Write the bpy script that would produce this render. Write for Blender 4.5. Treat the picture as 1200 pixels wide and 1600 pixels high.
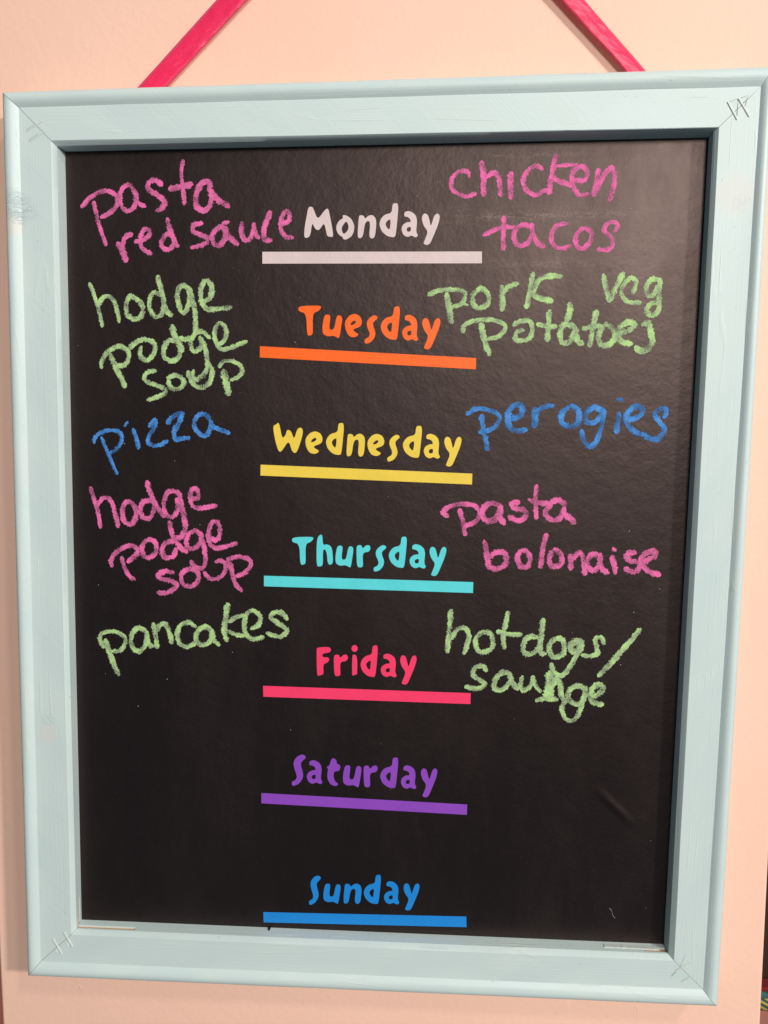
import bpy, bmesh, math, random
from mathutils import Matrix, Vector, noise

scene = bpy.context.scene
for o in list(bpy.data.objects):
    bpy.data.objects.remove(o)
random.seed(7)

# board coordinates (mm): x right, y up, z out of the wall towards the room; board centre hangs 1.4 m up
H0 = 1.4
def P(x, y, z):
    return Vector((x / 1000.0, -z / 1000.0, H0 + y / 1000.0))

# ------------------------------------------------------------------ camera
cam_d = bpy.data.cameras.new('camera')
cam = bpy.data.objects.new('camera', cam_d)
scene.collection.objects.link(cam)
cam_d.sensor_fit = 'VERTICAL'
cam_d.sensor_height = 24.0
cam_d.lens = 24.0 * 1253.7557 / 1600.0
cam_d.clip_start = 0.01
cam_d.clip_end = 50.0
CAMROT = [[0.997824, -0.006933, 0.065564], [0.065928, 0.098148, -0.992986], [0.00045, 0.995148, 0.098391]]
m = Matrix(CAMROT).to_4x4()
m.translation = P(41.3463, 80.0483, 496.8555)
cam.matrix_world = m
scene.camera = cam

# ------------------------------------------------------------------ room light
world = bpy.data.worlds.new('World')
scene.world = world
world.use_nodes = True
bg = world.node_tree.nodes['Background']
bg.inputs[0].default_value = (0.72, 0.92, 1.06, 1)
bg.inputs[1].default_value = 0.12

def lamp(name, pos, target, power, radius, color):
    d = bpy.data.lights.new(name, 'AREA')
    d.shape = 'DISK'
    d.size = radius * 2
    d.energy = power
    d.color = color
    o = bpy.data.objects.new(name, d)
    scene.collection.objects.link(o)
    o.location = P(*pos)
    o.rotation_euler = (P(*target) - P(*pos)).to_track_quat('-Z', 'Y').to_euler()
    return o
WARM = (1.0, 0.945, 0.89)
lamp('room_lamp', (2750, 1350, 2600), (0, 0, 0), 103.0, 0.15, WARM)         # beside the board, right
lamp('ceiling_lamp', (700, 960, 2600), (0, 0, 0), 38.0, 0.30, WARM)         # ceiling, in front
lamp('ceiling_lamp', (1900, 2800, 2500), (0, 0, 0), 30.0, 0.18, WARM)       # ceiling, right

scene.view_settings.view_transform = 'Standard'
scene.view_settings.look = 'None'
scene.view_settings.exposure = 0.05
scene.view_settings.gamma = 1.0
scene.view_settings.use_curve_mapping = False
scene.render.engine = 'CYCLES'
scene.render.film_transparent = False

# ------------------------------------------------------------------ measured shapes (mm on the board)
CHALK = [
    ('pasta', 'pink', [
        (2.64, [(-183.1, 221.7), (-178.5, 226.5), (-172.6, 230.0), (-166.8, 231.1), (-161.8, 228.8), (-160.3, 225.2), (-161.7, 221.0), (-166.0, 217.5), (-170.8, 215.1)]),
        (2.40, [(-175.6, 224.3), (-173.8, 215.2), (-171.1, 206.1), (-168.6, 198.2)]),
        (2.62, [(-149.1, 229.2), (-150.9, 233.4), (-153.4, 234.6), (-157.0, 231.7), (-158.7, 227.0), (-157.4, 220.9), (-153.7, 218.5), (-150.0, 220.8), (-148.0, 226.2), (-149.4, 231.6)]),
        (2.38, [(-149.2, 226.8), (-146.8, 223.2), (-142.7, 221.3)]),
        (2.96, [(-131.7, 234.2), (-135.6, 236.9), (-139.7, 235.6), (-140.2, 232.0), (-136.5, 229.0), (-131.5, 225.9), (-130.0, 222.9), (-131.7, 219.9), (-134.9, 218.5)]),
        (2.35, [(-117.8, 248.2), (-118.9, 241.1), (-118.1, 232.8), (-117.4, 222.3)]),
        (3.31, [(-126.3, 231.5), (-119.4, 232.8), (-112.8, 234.1)]),
        (3.05, [(-100.0, 233.0), (-103.0, 235.8), (-107.5, 232.6), (-110.1, 226.7), (-109.6, 220.7), (-105.7, 218.0), (-101.5, 220.6), (-100.1, 226.5), (-101.9, 233.1)]),
        (3.17, [(-101.3, 230.7), (-97.0, 225.3), (-89.6, 220.4)]),
    ]),
    ('red', 'pink', [
        (3.24, [(-160.9, 198.7), (-158.2, 195.0), (-155.9, 188.3)]),
        (2.64, [(-158.2, 195.0), (-156.3, 202.2), (-151.8, 204.6)]),
        (2.51, [(-149.4, 199.7), (-143.6, 201.4), (-140.1, 204.4), (-140.3, 206.8), (-143.5, 206.9), (-146.1, 202.7), (-145.9, 197.2), (-143.2, 194.2), (-139.7, 192.5)]),
        (2.61, [(-125.2, 203.0), (-129.0, 204.2), (-132.2, 200.7), (-132.7, 197.0), (-129.2, 194.6), (-125.4, 196.9), (-124.2, 201.7)]),
        (2.85, [(-128.5, 213.2), (-126.4, 205.4), (-124.0, 198.7), (-122.2, 196.9)]),
    ]),
    ('sauce', 'pink', [
        (2.60, [(-106.7, 210.5), (-111.2, 209.7), (-112.7, 206.4), (-108.8, 203.9), (-102.5, 201.2), (-103.9, 198.4), (-108.3, 196.7), (-113.4, 195.8)]),
        (2.94, [(-93.6, 208.5), (-98.0, 206.2), (-100.3, 202.0), (-98.8, 197.8), (-95.1, 197.1), (-91.9, 201.3), (-91.1, 207.2)]),
        (1.88, [(-93.3, 210.3), (-89.5, 211.0)]),
        (3.30, [(-93.0, 207.9), (-90.0, 202.4), (-84.4, 197.5)]),
        (2.58, [(-81.1, 210.1), (-81.8, 204.7), (-79.4, 199.9), (-76.2, 200.4), (-73.7, 205.8), (-73.6, 209.4)]),
        (2.34, [(-73.6, 208.2), (-72.4, 203.4), (-70.6, 200.9)]),
        (2.92, [(-63.3, 216.3), (-66.1, 210.4), (-67.7, 204.5), (-66.9, 199.7), (-63.2, 199.6)]),
        (2.57, [(-56.8, 209.1), (-51.8, 210.8), (-51.2, 215.5), (-53.4, 216.8), (-56.1, 212.6), (-56.8, 206.7), (-54.4, 201.9), (-49.5, 200.9)]),
    ]),
    ('hodge', 'green', [
        (2.16, [(-179.9, 174.4), (-177.2, 166.6), (-174.4, 156.6), (-172.7, 147.7)]),
        (2.46, [(-174.8, 160.6), (-172.0, 165.1), (-168.3, 166.3), (-164.8, 164.0), (-162.7, 158.0), (-161.6, 150.5)]),
        (2.74, [(-154.3, 166.4), (-156.7, 161.4), (-155.9, 154.9), (-152.1, 151.9), (-147.4, 153.3), (-146.0, 158.3), (-147.6, 162.8), (-152.2, 165.9), (-154.5, 166.2)]),
        (2.63, [(-134.6, 166.7), (-138.7, 168.2), (-141.4, 163.3), (-141.2, 157.3), (-137.5, 153.3), (-133.8, 154.7), (-132.1, 160.2)]),
        (3.01, [(-135.5, 178.1), (-133.9, 171.1), (-132.1, 162.2), (-130.5, 156.7), (-127.6, 154.2)]),
        (2.71, [(-114.4, 168.9), (-117.9, 172.1), (-121.5, 171.5), (-123.2, 167.0), (-122.3, 160.1), (-119.8, 155.6), (-116.7, 159.0), (-115.5, 165.0), (-115.9, 168.9)]),
        (2.71, [(-115.4, 169.9), (-113.5, 163.0), (-112.1, 155.0), (-112.3, 148.1), (-112.9, 142.1), (-117.7, 139.1), (-122.3, 139.9)]),
        (2.90, [(-107.8, 162.4), (-102.7, 164.3), (-101.0, 169.8), (-101.9, 173.7), (-105.5, 175.2), (-108.2, 169.8), (-107.8, 162.9), (-104.3, 157.9), (-97.7, 157.9), (-89.4, 158.8)]),
    ]),
    ('podge', 'green', [
        (2.67, [(-174.1, 121.8), (-173.4, 126.4), (-169.0, 131.9), (-162.6, 134.9), (-157.4, 132.8), (-156.0, 128.8), (-158.2, 123.8), (-163.5, 122.1)]),
        (3.06, [(-167.8, 129.4), (-165.1, 122.3), (-161.7, 115.2), (-159.2, 109.6)]),
        (2.75, [(-155.3, 133.8), (-149.9, 137.8), (-143.7, 138.8), (-139.0, 136.2), (-139.2, 131.2), (-142.4, 126.7), (-146.1, 126.2), (-148.6, 129.8), (-147.8, 134.3)]),
        (2.73, [(-124.9, 138.2), (-130.1, 138.2), (-133.4, 132.2), (-132.0, 127.2), (-127.3, 125.6), (-123.1, 128.6), (-122.5, 134.1), (-123.9, 138.2)]),
        (3.31, [(-127.1, 147.2), (-125.9, 141.2), (-122.9, 136.1), (-120.9, 132.1)]),
        (2.81, [(-103.2, 140.0), (-107.2, 143.5), (-111.4, 143.1), (-115.1, 138.1), (-114.7, 133.1), (-112.7, 131.6), (-109.0, 134.0), (-108.9, 139.0)]),
        (2.82, [(-109.4, 140.1), (-106.4, 134.0), (-105.0, 127.0), (-105.1, 121.0), (-107.8, 116.5), (-112.0, 113.7)]),
        (2.52, [(-98.1, 135.0), (-93.4, 138.9), (-92.3, 143.9), (-94.3, 147.9), (-97.3, 148.4), (-99.8, 143.0), (-99.1, 137.0), (-95.6, 132.5), (-88.9, 133.9), (-79.6, 137.3)]),
    ]),
    ('soup', 'green', [
        (2.55, [(-139.0, 119.3), (-143.7, 118.6), (-146.4, 115.1), (-143.9, 112.2), (-136.1, 109.5), (-132.0, 106.9), (-135.2, 103.9), (-144.2, 100.9)]),
        (2.65, [(-130.8, 115.0), (-126.5, 116.5), (-121.9, 115.0), (-120.4, 111.5), (-123.6, 107.9), (-128.8, 108.4), (-130.8, 113.0)]),
        (2.74, [(-117.4, 118.5), (-115.7, 113.5), (-112.1, 109.4), (-108.0, 109.1), (-103.6, 112.4), (-101.8, 118.9), (-104.0, 123.5)]),
        (2.15, [(-114.0, 119.5), (-114.3, 116.0), (-111.5, 112.9)]),
        (2.43, [(-97.0, 121.7), (-95.2, 124.9), (-90.1, 125.4), (-84.9, 123.4), (-82.4, 119.9), (-84.6, 115.9), (-89.8, 113.4)]),
        (3.89, [(-94.3, 118.9), (-93.4, 112.9), (-91.5, 104.8)]),
    ]),
    ('pizza', 'blue', [
        (2.30, [(-180.8, 73.7), (-179.9, 76.8), (-175.0, 80.4), (-168.6, 81.4), (-163.4, 79.9), (-162.4, 75.2), (-165.8, 69.6), (-170.2, 67.0)]),
        (2.10, [(-175.7, 76.8), (-172.7, 69.0), (-169.8, 61.8), (-166.3, 53.5)]),
        (1.79, [(-160.0, 84.3), (-158.1, 86.6)]),
        (2.58, [(-154.6, 81.9), (-152.7, 76.3), (-151.5, 70.1)]),
        (2.48, [(-143.7, 84.0), (-139.9, 88.1), (-140.5, 83.5), (-143.8, 78.4), (-145.0, 74.2), (-142.4, 72.0), (-137.2, 72.0), (-132.4, 74.8)]),
        (2.66, [(-131.5, 86.0), (-128.3, 90.1), (-121.9, 92.2), (-124.2, 86.6), (-127.5, 80.9), (-126.5, 75.8), (-123.4, 76.3), (-118.1, 76.8)]),
        (2.64, [(-104.3, 88.6), (-106.8, 91.6), (-111.0, 91.4), (-113.9, 87.6), (-113.6, 82.0), (-108.2, 77.9), (-104.4, 81.4), (-103.3, 87.1)]),
        (2.65, [(-103.8, 85.5), (-100.2, 83.0), (-91.9, 79.9)]),
    ]),
    ('hodge', 'pink', [
        (2.42, [(-184.3, 44.0), (-181.9, 36.7), (-179.6, 27.3), (-178.3, 18.3)]),
        (2.62, [(-180.4, 32.5), (-176.0, 37.3), (-171.7, 36.8), (-168.7, 29.4), (-166.6, 18.9)]),
        (2.91, [(-161.6, 34.7), (-163.4, 28.4), (-162.0, 22.1), (-157.8, 20.6), (-154.4, 25.3), (-154.8, 31.6), (-158.4, 35.0), (-161.6, 34.5)]),
        (2.80, [(-144.5, 35.9), (-149.3, 35.3), (-151.1, 30.6), (-150.2, 25.4), (-145.9, 24.4), (-142.6, 28.6), (-141.4, 33.8)]),
        (2.89, [(-146.3, 48.2), (-144.4, 41.1), (-141.4, 33.8), (-135.8, 26.0)]),
        (2.78, [(-124.3, 39.1), (-128.5, 42.2), (-133.2, 41.2), (-135.5, 34.9), (-134.7, 27.6), (-129.9, 25.5), (-126.6, 30.8), (-127.0, 37.0)]),
        (3.08, [(-125.4, 39.1), (-123.0, 28.7), (-121.8, 19.3), (-123.9, 13.0), (-128.2, 10.8)]),
        (2.68, [(-117.5, 37.1), (-112.7, 38.1), (-113.6, 43.3), (-116.8, 43.3), (-118.0, 38.1), (-116.5, 32.9), (-111.8, 31.4), (-101.2, 33.0)]),
    ]),
    ('podge', 'pink', [
        (2.74, [(-171.6, -7.1), (-172.0, -3.3), (-166.9, 3.1), (-159.3, 6.3), (-154.5, 4.8), (-154.7, 0.6), (-160.7, -4.3)]),
        (2.53, [(-164.9, -1.7), (-163.0, -8.6), (-159.9, -13.9), (-156.8, -15.9)]),
        (2.81, [(-147.4, 10.1), (-150.7, 6.4), (-150.4, 0.6), (-146.7, -1.5), (-142.3, 1.7), (-141.6, 7.6), (-145.3, 10.5), (-147.9, 9.8)]),
        (2.90, [(-128.2, 9.8), (-134.6, 8.7), (-137.5, 3.4), (-135.4, -1.4), (-130.6, -0.3), (-127.8, 4.5)]),
        (3.10, [(-132.4, 21.8), (-130.2, 14.0), (-126.2, 6.7), (-121.5, 2.5)]),
        (2.69, [(-110.6, 13.1), (-114.8, 16.2), (-119.6, 14.1), (-121.3, 8.8), (-119.8, 5.1), (-115.6, 5.2), (-112.3, 8.9), (-110.6, 13.1)]),
        (2.59, [(-110.7, 12.1), (-109.3, 3.7), (-108.9, -3.7), (-111.1, -8.0), (-115.3, -7.5), (-118.5, -3.8)]),
        (2.78, [(-104.9, 11.1), (-100.6, 11.1), (-98.9, 16.4), (-100.4, 22.1), (-104.1, 22.1), (-106.3, 16.3), (-106.0, 9.0), (-101.8, 5.3), (-95.4, 6.4), (-88.5, 8.6)]),
    ]),
    ('soup', 'pink', [
        (2.81, [(-130.9, -11.4), (-135.2, -10.4), (-140.6, -12.6), (-139.6, -15.2), (-132.1, -16.7), (-128.4, -19.3), (-131.2, -22.5), (-135.5, -24.7), (-140.9, -24.8)]),
        (2.71, [(-121.2, -9.1), (-125.1, -12.4), (-124.7, -18.2), (-119.4, -20.3), (-114.5, -17.0), (-113.8, -11.7), (-118.0, -8.6), (-121.5, -9.4)]),
        (2.50, [(-109.6, -11.1), (-106.5, -14.8), (-101.2, -14.7), (-96.8, -11.5), (-95.7, -5.7), (-98.3, -3.1), (-102.0, -3.6)]),
        (2.69, [(-94.1, -6.7), (-93.5, -2.0), (-87.1, -0.3), (-80.3, -1.8), (-79.3, -6.0), (-83.1, -10.8), (-88.4, -13.0)]),
        (2.68, [(-92.5, -4.6), (-91.0, -13.0), (-88.5, -19.3), (-85.4, -22.5)]),
    ]),
    ('pancakes', 'green', [
        (2.49, [(-179.1, -62.0), (-181.6, -56.7), (-179.4, -52.5), (-172.7, -51.2), (-166.2, -53.4), (-164.0, -57.6), (-167.2, -63.6), (-173.2, -64.9)]),
        (2.93, [(-177.7, -57.2), (-175.1, -66.1), (-172.3, -74.5), (-169.5, -80.4)]),
        (2.80, [(-150.1, -50.8), (-154.8, -48.5), (-159.0, -52.1), (-160.4, -58.7), (-157.0, -64.0), (-152.8, -62.7), (-149.7, -57.3), (-149.5, -51.4)]),
        (2.91, [(-149.6, -54.9), (-147.9, -59.7), (-145.6, -60.6)]),
        (3.02, [(-144.9, -45.9), (-143.6, -53.6), (-142.6, -61.3)]),
        (2.79, [(-143.5, -51.9), (-139.8, -45.9), (-136.3, -45.8), (-134.0, -51.1), (-132.7, -58.0)]),
        (2.77, [(-116.8, -47.0), (-121.4, -44.4), (-126.8, -46.8), (-128.7, -52.2), (-127.7, -58.1), (-123.0, -60.6), (-117.3, -58.2)]),
        (2.88, [(-105.1, -50.6), (-109.7, -47.1), (-114.5, -49.6), (-116.4, -55.5), (-113.5, -59.0), (-108.2, -57.8), (-105.1, -51.2)]),
        (2.88, [(-105.1, -49.4), (-104.6, -55.3), (-101.1, -58.8)]),
        (3.19, [(-94.7, -31.9), (-96.1, -41.0), (-97.1, -49.3), (-95.8, -55.8)]),
        (2.42, [(-93.8, -43.3), (-89.6, -40.3), (-83.7, -38.5)]),
        (2.54, [(-93.9, -49.8), (-88.7, -52.1), (-83.4, -52.0)]),
        (2.75, [(-79.2, -47.8), (-74.5, -44.8), (-73.3, -39.5), (-77.9, -36.0), (-82.6, -38.5), (-83.9, -45.5), (-82.8, -51.4), (-78.2, -54.9), (-71.7, -53.3)]),
        (2.73, [(-55.8, -41.0), (-59.3, -36.9), (-64.5, -37.0), (-66.3, -40.0), (-62.3, -43.4), (-56.5, -47.4), (-56.5, -50.4), (-61.2, -52.8), (-68.8, -50.6)]),
    ]),
    ('chicken', 'pink', [
        (2.33, [(59.8, 235.6), (58.2, 238.4), (53.5, 238.2), (49.4, 234.3), (49.2, 228.7), (53.6, 225.1), (58.8, 224.0), (63.5, 225.4)]),
        (3.10, [(67.1, 243.4), (68.5, 236.4), (68.7, 224.3)]),
        (2.72, [(70.1, 234.9), (74.2, 237.3), (77.3, 234.7), (79.0, 224.1)]),
        (3.19, [(85.0, 236.6), (84.8, 229.6), (85.2, 222.5)]),
        (2.50, [(103.4, 238.7), (99.8, 240.6), (94.7, 237.4), (92.3, 231.9), (94.4, 226.4), (100.1, 223.8), (106.2, 226.7)]),
        (2.97, [(111.7, 246.0), (110.1, 238.6), (108.7, 231.6), (108.1, 224.6)]),
        (2.01, [(112.6, 240.5), (117.1, 240.9), (124.2, 241.2)]),
        (2.69, [(110.2, 233.6), (115.3, 231.0), (122.5, 228.8)]),
        (2.58, [(122.9, 232.3), (128.5, 231.7), (130.5, 236.1), (127.8, 239.7), (123.3, 238.3), (121.4, 233.3), (123.6, 226.3), (126.7, 222.8), (131.3, 223.7)]),
        (3.14, [(137.0, 237.5), (136.2, 231.1), (134.9, 223.1)]),
        (2.67, [(136.8, 226.1), (140.2, 234.0), (144.6, 238.8), (146.7, 234.8), (146.4, 227.9), (144.1, 220.0)]),
    ]),
    ('tacos', 'pink', [
        (2.35, [(69.0, 200.6), (77.8, 204.5), (87.6, 205.3)]),
        (2.82, [(81.0, 210.8), (80.9, 201.9), (81.0, 192.2)]),
        (2.62, [(98.4, 204.7), (93.2, 206.3), (88.6, 203.8), (87.2, 198.8), (90.3, 194.1), (95.0, 195.1), (98.5, 200.6)]),
        (2.91, [(97.9, 206.2), (99.6, 198.6), (102.7, 194.5), (105.3, 193.4)]),
        (2.50, [(118.9, 206.4), (113.8, 205.9), (110.3, 201.4), (110.4, 195.4), (115.2, 191.8), (121.3, 193.2)]),
        (2.69, [(129.2, 203.7), (125.2, 200.2), (124.9, 194.2), (128.5, 191.6), (133.0, 195.0), (133.9, 201.1), (130.3, 203.7)]),
        (2.49, [(148.1, 201.9), (149.4, 205.4), (146.5, 207.1), (142.5, 205.5), (141.5, 202.0), (145.7, 197.9), (146.8, 193.8), (143.9, 190.9), (138.2, 190.9)]),
    ]),
    ('pork', 'green', [
        (2.48, [(35.5, 165.1), (42.1, 167.6), (51.3, 168.0), (57.2, 166.4), (57.9, 163.2), (55.3, 159.3), (50.1, 157.4)]),
        (3.34, [(46.7, 165.2), (48.1, 156.8), (49.5, 148.4)]),
        (1.48, [(55.3, 160.0), (59.5, 158.6)]),
        (2.83, [(66.4, 168.2), (62.5, 164.4), (63.2, 158.6), (67.2, 156.6), (71.7, 159.2), (72.0, 165.0), (68.3, 168.6), (66.0, 168.0)]),
        (3.06, [(80.1, 169.4), (80.8, 162.3), (80.9, 155.6)]),
        (2.58, [(81.5, 164.9), (84.6, 169.3), (89.8, 171.4)]),
        (2.80, [(99.2, 177.2), (97.7, 167.3), (95.7, 157.0)]),
        (2.68, [(99.7, 166.0), (102.8, 173.0), (108.5, 175.4), (116.3, 175.4)]),
        (3.17, [(99.7, 164.0), (104.9, 162.0), (110.8, 160.7)]),
        (3.16, [(121.8, 158.7), (121.9, 153.5), (120.1, 148.8)]),
    ]),
    ('veg', 'green', [
        (2.65, [(141.7, 175.7), (143.5, 168.0), (146.0, 160.3)]),
        (2.78, [(146.0, 160.3), (149.8, 169.2), (153.5, 176.6)]),
        (2.40, [(159.9, 165.0), (161.3, 171.6), (158.0, 173.6), (153.7, 169.2), (153.2, 164.1), (157.2, 159.6), (164.2, 159.1)]),
        (2.63, [(175.3, 172.1), (170.8, 172.8), (167.7, 168.4), (168.5, 163.3), (172.3, 163.9), (174.7, 168.9)]),
        (2.75, [(175.5, 172.7), (175.6, 161.3), (175.2, 154.3), (171.5, 151.2), (167.9, 154.4), (170.6, 158.2), (174.4, 158.8)]),
    ]),
    ('potatoes', 'green', [
        (2.48, [(56.8, 142.4), (57.4, 146.3), (63.3, 148.9), (73.8, 149.7), (81.1, 147.4), (82.8, 144.2), (79.2, 139.7), (72.0, 137.8)]),
        (3.09, [(67.9, 146.9), (70.0, 137.8), (73.4, 128.6)]),
        (2.58, [(88.3, 146.1), (92.2, 148.6), (97.4, 148.6), (99.4, 144.1), (97.6, 138.2), (89.7, 137.0), (89.9, 141.8), (93.8, 143.1)]),
        (3.05, [(109.6, 154.3), (109.1, 145.3), (108.7, 136.9)]),
        (2.69, [(102.6, 146.6), (107.8, 145.3), (113.7, 145.2)]),
        (3.04, [(123.4, 145.2), (118.9, 146.5), (116.4, 141.3), (117.8, 135.5), (122.3, 136.1), (125.4, 142.6), (123.4, 146.4)]),
        (3.04, [(125.4, 143.8), (126.9, 136.7), (130.1, 134.8)]),
        (3.03, [(138.1, 154.0), (136.4, 145.0), (134.7, 133.4)]),
        (2.67, [(130.6, 143.8), (136.4, 145.0), (140.9, 145.0)]),
        (3.03, [(142.8, 145.0), (139.7, 139.9), (141.2, 134.1), (146.3, 134.0), (150.1, 138.5), (148.0, 143.7), (144.1, 146.3)]),
        (2.90, [(151.9, 140.4), (157.7, 142.3), (161.4, 145.5), (157.5, 147.4), (152.5, 144.3), (152.0, 139.1), (154.7, 135.3), (159.8, 134.6)]),
        (3.25, [(166.5, 145.8), (169.7, 146.7), (171.2, 140.9), (172.0, 135.1), (169.0, 130.6), (165.1, 130.0), (162.5, 132.0)]),
    ]),
    ('perogies', 'blue', [
        (2.61, [(60.3, 91.5), (65.3, 94.8), (72.8, 94.4), (79.2, 91.2), (79.9, 87.5), (75.5, 82.4), (68.0, 80.5)]),
        (2.96, [(68.9, 90.6), (70.5, 81.2), (72.9, 69.8)]),
        (3.31, [(88.0, 88.7), (93.0, 90.6), (94.2, 95.6), (90.4, 97.5), (86.1, 93.8), (85.3, 87.5), (88.1, 81.8), (96.3, 81.8)]),
        (3.99, [(102.0, 94.4), (102.0, 90.0), (101.9, 84.3)]),
        (2.58, [(103.0, 93.1), (107.9, 96.2), (112.9, 96.8)]),
        (3.15, [(123.5, 96.2), (118.6, 92.5), (118.7, 86.2), (123.8, 83.7), (128.7, 86.8), (128.5, 93.7), (124.1, 96.5)]),
        (2.91, [(144.0, 93.7), (137.8, 95.6), (133.5, 91.8), (134.3, 86.8), (139.2, 86.8), (144.0, 92.4)]),
        (2.67, [(144.2, 93.7), (143.0, 83.7), (140.2, 74.9), (136.5, 71.1), (132.7, 74.9), (130.9, 81.2)]),
        (3.13, [(153.3, 91.8), (152.4, 80.6)]),
        (2.43, [(152.4, 100.5), (154.9, 100.5)]),
        (2.90, [(158.4, 87.4), (165.1, 89.9), (168.0, 94.3), (163.7, 96.1), (158.8, 92.4), (158.4, 86.2), (163.5, 80.6), (170.4, 78.7)]),
        (2.88, [(181.0, 89.9), (181.9, 94.0), (178.4, 94.6), (175.5, 91.2), (178.7, 86.2), (181.3, 82.4), (179.0, 77.4), (174.1, 76.2), (169.8, 78.1)]),
    ]),
    ('pasta', 'pink', [
        (2.66, [(48.4, 27.3), (45.5, 29.9), (50.6, 33.8), (59.6, 35.1), (66.6, 33.3), (68.6, 28.8), (65.5, 23.6), (59.1, 20.9)]),
        (2.77, [(55.8, 31.2), (57.8, 23.5), (59.5, 15.7)]),
        (3.23, [(81.3, 34.0), (76.2, 35.9), (71.1, 32.6), (70.5, 27.5), (75.0, 24.3), (80.1, 27.5), (81.9, 33.4)]),
        (3.35, [(80.7, 31.4), (81.4, 26.3), (84.0, 23.1)]),
        (2.98, [(92.7, 36.4), (88.6, 35.3), (90.8, 32.8), (95.9, 31.5), (97.6, 28.3), (93.5, 24.8), (87.1, 27.0)]),
        (2.37, [(103.9, 46.9), (103.4, 38.0), (104.2, 26.4)]),
        (2.85, [(99.6, 38.0), (104.0, 36.7), (111.6, 35.5)]),
        (3.07, [(121.7, 35.5), (116.6, 38.1), (111.7, 34.2), (109.9, 29.0), (113.8, 25.2), (118.8, 26.5), (121.2, 33.0)]),
        (3.08, [(120.6, 30.4), (123.8, 27.2), (128.0, 24.0)]),
    ]),
    ('bolonaise', 'pink', [
        (2.89, [(71.8, 11.3), (73.4, 2.8), (74.8, -5.6)]),
        (3.01, [(74.1, 0.2), (79.1, 4.2), (84.9, 3.6), (85.6, -2.2), (80.6, -6.2), (74.1, -5.0)]),
        (2.87, [(95.1, 5.7), (92.6, 1.8), (94.6, -4.1), (99.1, -4.7), (100.7, 0.5), (98.3, 5.1), (95.0, 5.4)]),
        (2.98, [(110.5, 15.9), (108.4, 5.8), (107.4, -4.6)]),
        (3.10, [(114.2, 5.2), (112.6, -0.6), (115.0, -4.5), (120.0, -2.5), (119.9, 3.3), (116.0, 6.5)]),
        (2.97, [(125.6, 2.8), (126.4, -5.7)]),
        (3.09, [(126.3, -0.5), (131.3, 4.8), (133.9, 0.9), (135.1, -8.8)]),
        (3.08, [(142.6, 3.6), (138.3, 2.9), (136.5, -3.0), (140.4, -6.8), (144.1, -2.9), (144.5, 3.6)]),
        (2.96, [(143.9, 2.3), (146.0, -5.4), (149.3, -8.0)]),
        (2.95, [(152.1, 2.4), (154.0, -7.9)]),
        (2.12, [(152.3, 7.5), (153.6, 6.3)]),
        (3.06, [(165.8, 5.1), (161.5, 4.4), (161.6, 0.6), (167.9, -1.3), (168.6, -5.2), (164.9, -7.2), (160.2, -5.3)]),
        (3.17, [(170.4, -1.3), (177.8, 2.7), (178.3, 5.9), (173.3, 5.2), (169.7, -0.0), (174.3, -6.4), (181.3, -8.9)]),
    ]),
    ('hotdogs', 'green', [
        (2.95, [(50.9, -33.8), (50.2, -43.9), (48.9, -60.7)]),
        (2.74, [(50.9, -52.3), (54.9, -46.2), (60.1, -44.9), (62.5, -49.7), (61.4, -55.7), (59.7, -61.7)]),
        (2.83, [(71.7, -47.1), (67.2, -52.0), (67.8, -59.1), (72.5, -60.8), (77.7, -57.1), (77.0, -49.4), (72.3, -47.1)]),
        (2.71, [(87.5, -34.4), (85.0, -45.7), (84.5, -51.7), (85.4, -57.6)]),
        (2.83, [(81.0, -47.0), (87.4, -48.6), (95.7, -48.5)]),
        (2.92, [(105.8, -50.1), (100.7, -50.2), (97.3, -55.0), (98.5, -60.9), (103.7, -60.8), (107.7, -56.0)]),
        (3.02, [(109.6, -38.8), (108.7, -48.9), (108.3, -59.6), (111.2, -60.7)]),
        (2.91, [(118.5, -50.5), (114.0, -54.7), (114.7, -61.2), (119.3, -62.9), (123.2, -59.3), (122.5, -52.2), (119.0, -50.5)]),
        (3.65, [(134.5, -52.6), (130.0, -52.6), (127.2, -56.2), (129.0, -59.2), (132.4, -57.9), (134.3, -53.4)]),
        (2.90, [(133.5, -56.7), (130.2, -63.9), (126.9, -69.9), (122.4, -74.8), (117.8, -73.7), (115.4, -67.8)]),
        (2.67, [(148.2, -53.5), (146.4, -50.0), (143.0, -50.6), (143.8, -56.5), (144.4, -60.1), (140.5, -61.9), (134.8, -61.4)]),
        (2.86, [(170.6, -44.3), (163.0, -53.8), (154.2, -64.6), (145.7, -74.9)]),
    ]),
    ('saunge', 'green', [
        (2.74, [(73.8, -72.8), (72.0, -69.8), (66.8, -71.1), (65.7, -75.9), (70.4, -79.5), (73.3, -81.8), (69.3, -84.9), (61.1, -83.9)]),
        (2.94, [(88.9, -74.3), (84.3, -73.8), (79.7, -79.3), (79.8, -84.7), (85.0, -84.6), (90.2, -79.0)]),
        (2.83, [(88.4, -74.3), (91.4, -81.4), (94.3, -84.4)]),
        (2.61, [(97.1, -76.5), (96.0, -82.5), (98.4, -85.5), (103.0, -81.2), (104.0, -76.3)]),
        (2.39, [(104.0, -76.9), (105.9, -82.3), (108.8, -85.8)]),
        (4.98, [(114.9, -73.7), (114.5, -82.1), (113.5, -89.9)]),
        (2.83, [(106.6, -91.9), (113.6, -90.5), (119.3, -91.0)]),
        (3.04, [(116.8, -82.1), (119.3, -77.2), (121.5, -82.0), (122.2, -87.9), (125.1, -92.7)]),
        (2.91, [(137.6, -83.4), (131.8, -81.7), (126.7, -85.4), (127.4, -91.4), (133.2, -93.7), (137.1, -88.8), (137.6, -82.8)]),
        (2.70, [(136.1, -92.4), (133.4, -99.7), (130.0, -104.6), (124.8, -103.5), (122.9, -96.3), (124.6, -92.7)]),
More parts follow.
